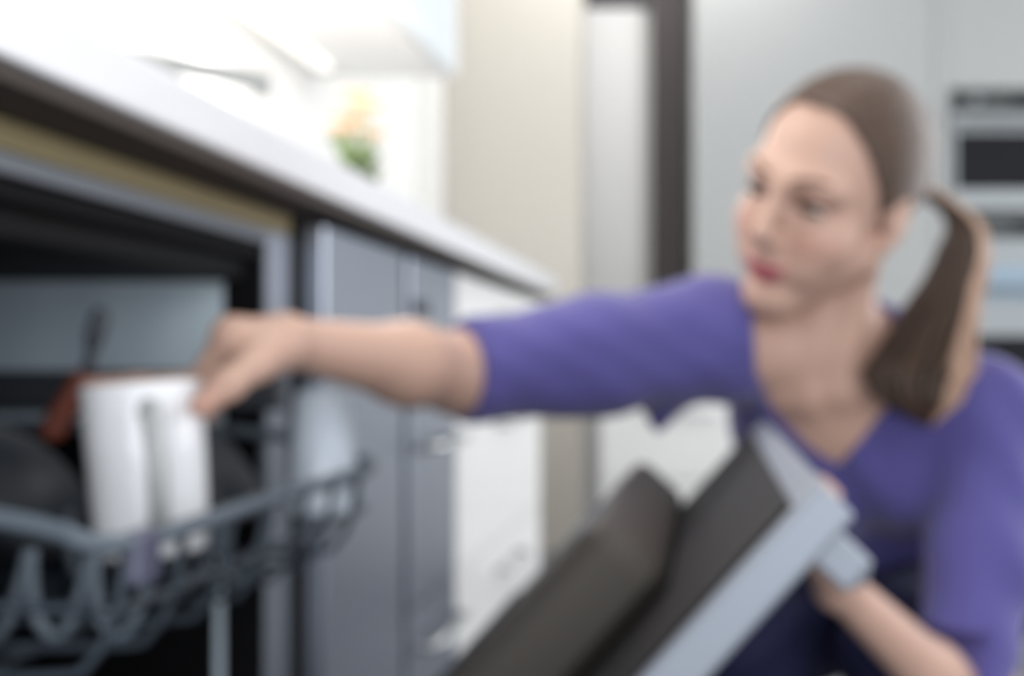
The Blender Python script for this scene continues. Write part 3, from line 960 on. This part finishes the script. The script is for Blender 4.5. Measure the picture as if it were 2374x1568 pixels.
# eyes, lashes, brows
for s in (-1, 1):
    c = Vector(Hd(s * 0.0315, 0.0685, 0.0035))
    bm = bmesh.new()
    bmesh.ops.create_uvsphere(bm, u_segments=20, v_segments=14, radius=0.0128, matrix=Matrix.Translation(c))
    e = link('eye', bm_mesh('eye', bm, True), person, M['eye'])
    g = (Vector(hf) * 0.93 - Vector(hu) * 0.24 - Vector(hl) * 0.16 * (1 if s > 0 else 0.4)).normalized()
    bm = bmesh.new()
    bmesh.ops.create_uvsphere(bm, u_segments=16, v_segments=10, radius=0.0076, matrix=Matrix.Translation(c + g * 0.0064))
    link('iris', bm_mesh('iris', bm, True), e, M['iris'])
    pts = []
    for a in np.linspace(-1, 1, 9):
        pts.append(Hd(s * 0.0315 + a * 0.0160, 0.0840 - 0.008 * a * a, 0.0052 - 0.0050 * a * a))
    tube('lashes', pts, [0.0010, 0.0018, 0.0022, 0.0024, 0.0024, 0.0024, 0.0023, 0.0020, 0.0010], M['lash'], person, 6)
    pts = []
    for i, a in enumerate(np.linspace(0, 1, 8)):
        pts.append(Hd(s * (0.012 + 0.040 * a), 0.0915 - 0.026 * a * a, 0.0265 + 0.008 * math.sin(a * 2.4) - 0.003 * a))
    tube('eyebrow', pts, [0.0014, 0.0026, 0.0029, 0.0029, 0.0027, 0.0024, 0.0018, 0.0008], M['brow'], person, 6)

# hair cap combed back to the tie
tieP = Hd(0.012, -0.130, 0.010)
HF = Field(HC - 0.17, HC + 0.17, 0.0028)


def hairline(l, u):
    a = 0.010 + 0.44 * u
    b = 0.054 - 0.16 * np.abs(l)
    h = np.clip(0.5 + 0.5 * (b - a) / 0.012, 0, 1)
    return b * (1 - h) + a * h - 0.012 * h * (1 - h)


def outside_hair(Pg):
    q = [Pg[i] - HC[i] for i in range(3)]
    l = hl[0] * q[0] + hl[1] * q[1] + hl[2] * q[2]
    f = hf[0] * q[0] + hf[1] * q[1] + hf[2] * q[2]
    u = hu[0] * q[0] + hu[1] * q[1] + hu[2] * q[2]
    front = (f - hairline(l, u)) * 0.9
    low = (-0.048 - u - 0.35 * (f + 0.03)) * 0.9
    groove = 0.0011 * np.sin(130 * np.arctan2(u - 0.01, np.abs(l) + 0.02) * 0.55 + 40 * f)
    return np.maximum(front, low) + groove * np.clip((0.0 - front) / 0.02 - 0.3, 0, 1)


def grooved(P_):
    return outside_hair(P_)


HF.ell(Hd(0, -0.029, 0.034), (0.0790, 0.1120, 0.0890), HR, 0.002, 'add', outside_hair)
HF.ell(Hd(0.006, -0.112, 0.014), (0.042, 0.030, 0.040), HR, 0.02)
HF.cap(Hd(0.078, -0.018, -0.002), Hd(0.080, -0.018, -0.006), 0.020, 0.020, 0.004, 'cut')
HF.cap(Hd(-0.078, -0.018, -0.002), Hd(-0.080, -0.018, -0.006), 0.020, 0.020, 0.004, 'cut')
hm, HV = HF.mesh('hair', 1)
ones = np.ones((len(HV), 3))
vcol(hm, ones)
link('hair', hm, person, M['hair'])

# fine strands over the cap, from the hairline back to the tie


def strands(name, paths, rad, tint, parent, material):
    V, F_, C_ = [], [], []
    for pth, tn in zip(paths, tint):
        n = len(pth)
        r = [rad * min(1, 0.35 + 1.6 * math.sin(math.pi * (i + 0.5) / n)) for i in range(n)]
        v, f = tube_geo(pth, r, 5)
        b = len(V)
        V += v
        F_ += [tuple(i + b for i in q) for q in f]
        C_ += [tn] * len(v)
    me = mesh_from(name, V, F_, True)
    vcol(me, np.array(C_))
    return link(name, me, parent, material)


paths, tints = [], []
for i in range(230):
    a = math.radians(-108 + 216 * (i + random.random() * 0.8) / 230)
    l = 0.0806 * math.sin(a)
    u = 0.034 + 0.0906 * math.cos(a)
    # slide to the hairline
    pts = []
    fstart = float(hairline(l, u)) + 0.003 * random.random()
    fe = (fstart + 0.014) / 0.0985
    for t in np.linspace(0, 1, 9):
        f = fstart * (1 - t) + (-0.126) * t
        k = math.sqrt(max(0.0, 1 - min(0.999, ((f + 0.029) / 0.1136) ** 2)))
        lt = l * (1 - t ** 3) + 0.012 * t ** 3
        ut_ = 0.034 + (u - 0.034) * (1 - t ** 3) + (0.010 - 0.034) * t ** 3
        nrm = math.sqrt((lt / 0.0806) ** 2 + ((ut_ - 0.034) / 0.0906) ** 2)
        if t < 0.75 and nrm > 1e-4:
            sc = k / nrm
            lt, ut_ = lt * sc, 0.034 + (ut_ - 0.034) * sc
        elif nrm > k and nrm > 1e-4:
            sc = max(k, 0.12) / nrm
            lt, ut_ = lt * sc, 0.034 + (ut_ - 0.034) * sc
        pts.append(Hd(lt, f, ut_))
    paths.append(pts)
    v = 0.75 + 0.6 * random.random()
    tints.append((v, v * 0.98, v * 0.95))
strands('hair_strands', paths, 0.0016, tints, person, M['hair'])

# ponytail over her left shoulder
spine = [Vector(tieP), W(2222, 500, 1.225), W(2234, 580, 1.205), W(2196, 690, 1.175), W(2150, 800, 1.150), W(2125, 890, 1.135), W(2150, 985, 1.125)]
sp_ = smooth_path(spine, 6)
wid = np.interp(np.linspace(0, 1, len(sp_)), [0, 0.18, 0.40, 0.62, 0.78, 0.9, 1], [0.010, 0.017, 0.029, 0.045, 0.055, 0.040, 0.006])
paths, tints = [], []
for i in range(420):
    a = random.random() * 2 * math.pi
    rr = math.sqrt(random.random())
    ph2 = random.random() * 6
    pth = []
    n_end = len(sp_) if random.random() < 0.55 else len(sp_) - random.randint(1, 7)
    for j in range(n_end):
        w = wid[j] * (1 + 0.08 * math.sin(ph2 + j * 0.35))
        pth.append(sp_[j] + Vector((math.cos(a) * rr * w, math.sin(a) * rr * w * 0.6, 0.1 * math.sin(a) * w)))
    paths.append(pth)
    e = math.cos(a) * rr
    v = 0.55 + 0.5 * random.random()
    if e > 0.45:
        tints.append((v * 5.6, v * 5.8, v * 5.6))           # backlight painted as paler strands on the outer side
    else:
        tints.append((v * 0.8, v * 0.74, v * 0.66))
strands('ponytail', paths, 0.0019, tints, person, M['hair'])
tube('hair_tie', [Vector(tieP) + Vector(hl) * (0.016 * math.cos(a)) + Vector(hu) * (0.016 * math.sin(a)) - Vector(hf) * 0.006 for a in np.linspace(0, 2 * math.pi, 17)[:-1]], 0.005, M['tie'], person, 8, True)

# cardigan
G = Field((-0.30, 0.98, 0.24), (0.50, 1.72, 0.86), 0.0042)
torso(G, 0.009, 0.03)
G.chain([shR, shR + (elR - shR) * 0.5, elR + (wrR - elR) * 0.02], [0.064, 0.056, 0.050], 0.03)
G.chain([shL, shL + (elL - shL) * 0.5, elL + (wrL - elL) * 0.15], [0.060, 0.055, 0.047], 0.03)
G.cap(np.array(W(1560, 850, 1.185)), np.array(W(1525, 985, 1.175)), 0.034, 0.010, 0.03)
# soft folds
gx, gy, gz = np.meshgrid(*G.ax, indexing='ij', sparse=True)
aR = (elR - shR) / np.linalg.norm(elR - shR)
sR = (gx - shR[0]) * aR[0] + (gy - shR[1]) * aR[1] + (gz - shR[2]) * aR[2]
inR = np.clip((0.06 - gx) / 0.05, 0, 1)
G.v += (0.0012 * inR * (np.sin(sR * 44 + 75 * gz + 1.5 * np.sin(sR * 23)) + 0.7 * np.sin(sR * 93 - 90 * gz + 2 * np.sin(gz * 40))) * np.clip((sR + 0.05) / 0.08, 0, 1)).astype(np.float32)
G.v += (0.0022 * (1 - inR) * np.sin(gz * 62 + gx * 38 + 1.6 * np.sin(gx * 40))).astype(np.float32)
# neckline opening: a V cut through the front
poly = [W(1742, 700, 1.17), W(1752, 860, 1.17), W(1800, 960, 1.17), W(1880, 1040, 1.17), W(1955, 1088, 1.17), W(2010, 1010, 1.17), W(2075, 925, 1.17), W(2100, 820, 1.17), W(2070, 690, 1.17)]
pxz = [(p.x, p.z) for p in poly]


def vcut(X, Y, Z):
    X, Z = np.broadcast_arrays(X + 0 * Z, Z + 0 * X)
    d = np.full(X.shape, 1e9)
    s = np.ones(X.shape)
    n = len(pxz)
    for i in range(n):
        ax_, az_ = pxz[i]
        bx_, bz_ = pxz[i - 1]
        ex, ez = bx_ - ax_, bz_ - az_
        wx, wz = X - ax_, Z - az_
        t = np.clip((wx * ex + wz * ez) / (ex * ex + ez * ez), 0, 1)
        d = np.minimum(d, (wx - ex * t) ** 2 + (wz - ez * t) ** 2)
        c1, c2, c3 = Z >= az_, Z < bz_, ex * wz > ez * wx
        s = np.where((c1 & c2 & c3) | (~c1 & ~c2 & ~c3), -s, s)
    d = s * np.sqrt(d)
    return np.maximum(d, Y - 1.235) + 0 * Y


G.fn(vcut, (0.0, 0.98, 0.50), (0.25, 1.26, 0.86), 0.004)
# clean cuffs
for el_, wr_, off in ((elR, wrR, 0.0), (elL, wrL, 0.036)):
    ax_ = (wr_ - el_) / np.linalg.norm(wr_ - el_)
    if off == 0.0:
        ax_ = (elR - shR) / np.linalg.norm(elR - shR) * 0.6 + ax_ * 0.4
        ax_ /= np.linalg.norm(ax_)
    else:
        bb = (shL - elL) / np.linalg.norm(shL - elL)
        ax_ = ax_ - bb * (ax_ @ bb)
        ax_ /= np.linalg.norm(ax_)
        off = 0.046
    o_ = el_ + ax_ * off
    G.fn(lambda X, Y, Z, a=ax_, o=o_: -((X - o[0]) * a[0] + (Y - o[1]) * a[1] + (Z - o[2]) * a[2]), el_ - 0.085, el_ + 0.085, 0.006)
gm, _ = G.mesh('cardigan', 2)
cg = link('cardigan', gm, person, M['cardigan'])
# ribbed cuffs and front band
def ringpts(c, ax, r, n=28):
    ax = Vector(ax).normalized()
    u = ax.orthogonal().normalized()
    v = ax.cross(u)
    return [Vector(c) + (u * math.cos(2 * math.pi * i / n) + v * math.sin(2 * math.pi * i / n)) * r for i in range(n)]


# jeans
J = Field((-0.12, 1.08, 0.02), (0.50, 1.78, 0.52), 0.0048)
J.ell(T(0.0, -0.05, -0.47), (0.160, 0.125, 0.105), TR, 0.03)
anR, anL = np.array((0.105, 1.43, 0.105)), np.array((0.235, 1.43, 0.105))
for h_, k_, a_ in ((hipR, knR, anR), (hipL, knL, anL)):
    J.chain([h_, h_ + (k_ - h_) * 0.5, k_], [0.088, 0.075, 0.060], 0.03)
    J.chain([k_, k_ + (a_ - k_) * 0.35, a_], [0.060, 0.060, 0.043], 0.02)
jx, jy, jz = np.meshgrid(*J.ax, indexing='ij', sparse=True)
J.v += (0.003 * np.sin(jz * 85 - jx * 55 + 2 * np.sin(jy * 30))).astype(np.float32)
jm, _ = J.mesh('jeans', 2)
link('jeans', jm, person, M['jeans'])
# shoes
for a_, n_ in ((anR, 0), (anL, 1)):
    S = Field((a_[0] - 0.10, a_[1] - 0.27, 0.0), (a_[0] + 0.10, a_[1] + 0.12, 0.16), 0.004)
    fd = np.array((-0.22, -0.975, 0))
    S.chain([(a_[0], a_[1] + 0.02, 0.05), tuple(np.array((a_[0], a_[1], 0.05)) + fd * 0.09), tuple(np.array((a_[0], a_[1], 0.042)) + fd * 0.17)], [0.042, 0.043, 0.034], 0.02)
    S.cap((a_[0], a_[1] + 0.005, 0.06), (a_[0], a_[1], 0.115), 0.042, 0.046, 0.02)
    S.fn(lambda X, Y, Z: (Z - 0.022) + 0 * X + 0 * Y, (a_[0] - 0.1, a_[1] - 0.27, 0), (a_[0] + 0.1, a_[1] + 0.12, 0.16), 0.003)
    sm_, _ = S.mesh('shoe', 1)
    sh = link('shoe', sm_, person, M['shoe'])
    out = []
    for i in range(28):
        an = 2 * math.pi * i / 28
        c = np.array((a_[0], a_[1] + 0.02, 0)) + fd * (0.095 + 0.128 * math.cos(an))
        out.append(c + np.array((0.975, -0.22, 0)) * 0.044 * math.sin(an) * (1.0 if math.cos(an) > -0.5 else 0.92))
    v = [(p[0], p[1], 0.001) for p in out] + [(p[0], p[1], 0.024) for p in out]
    f = [tuple(range(28))[::-1], tuple(range(28, 56))] + [(i, (i + 1) % 28, 28 + (i + 1) % 28, 28 + i) for i in range(28)]
    link('sole', mesh_from('sole', v, f), sh, M['sole'])
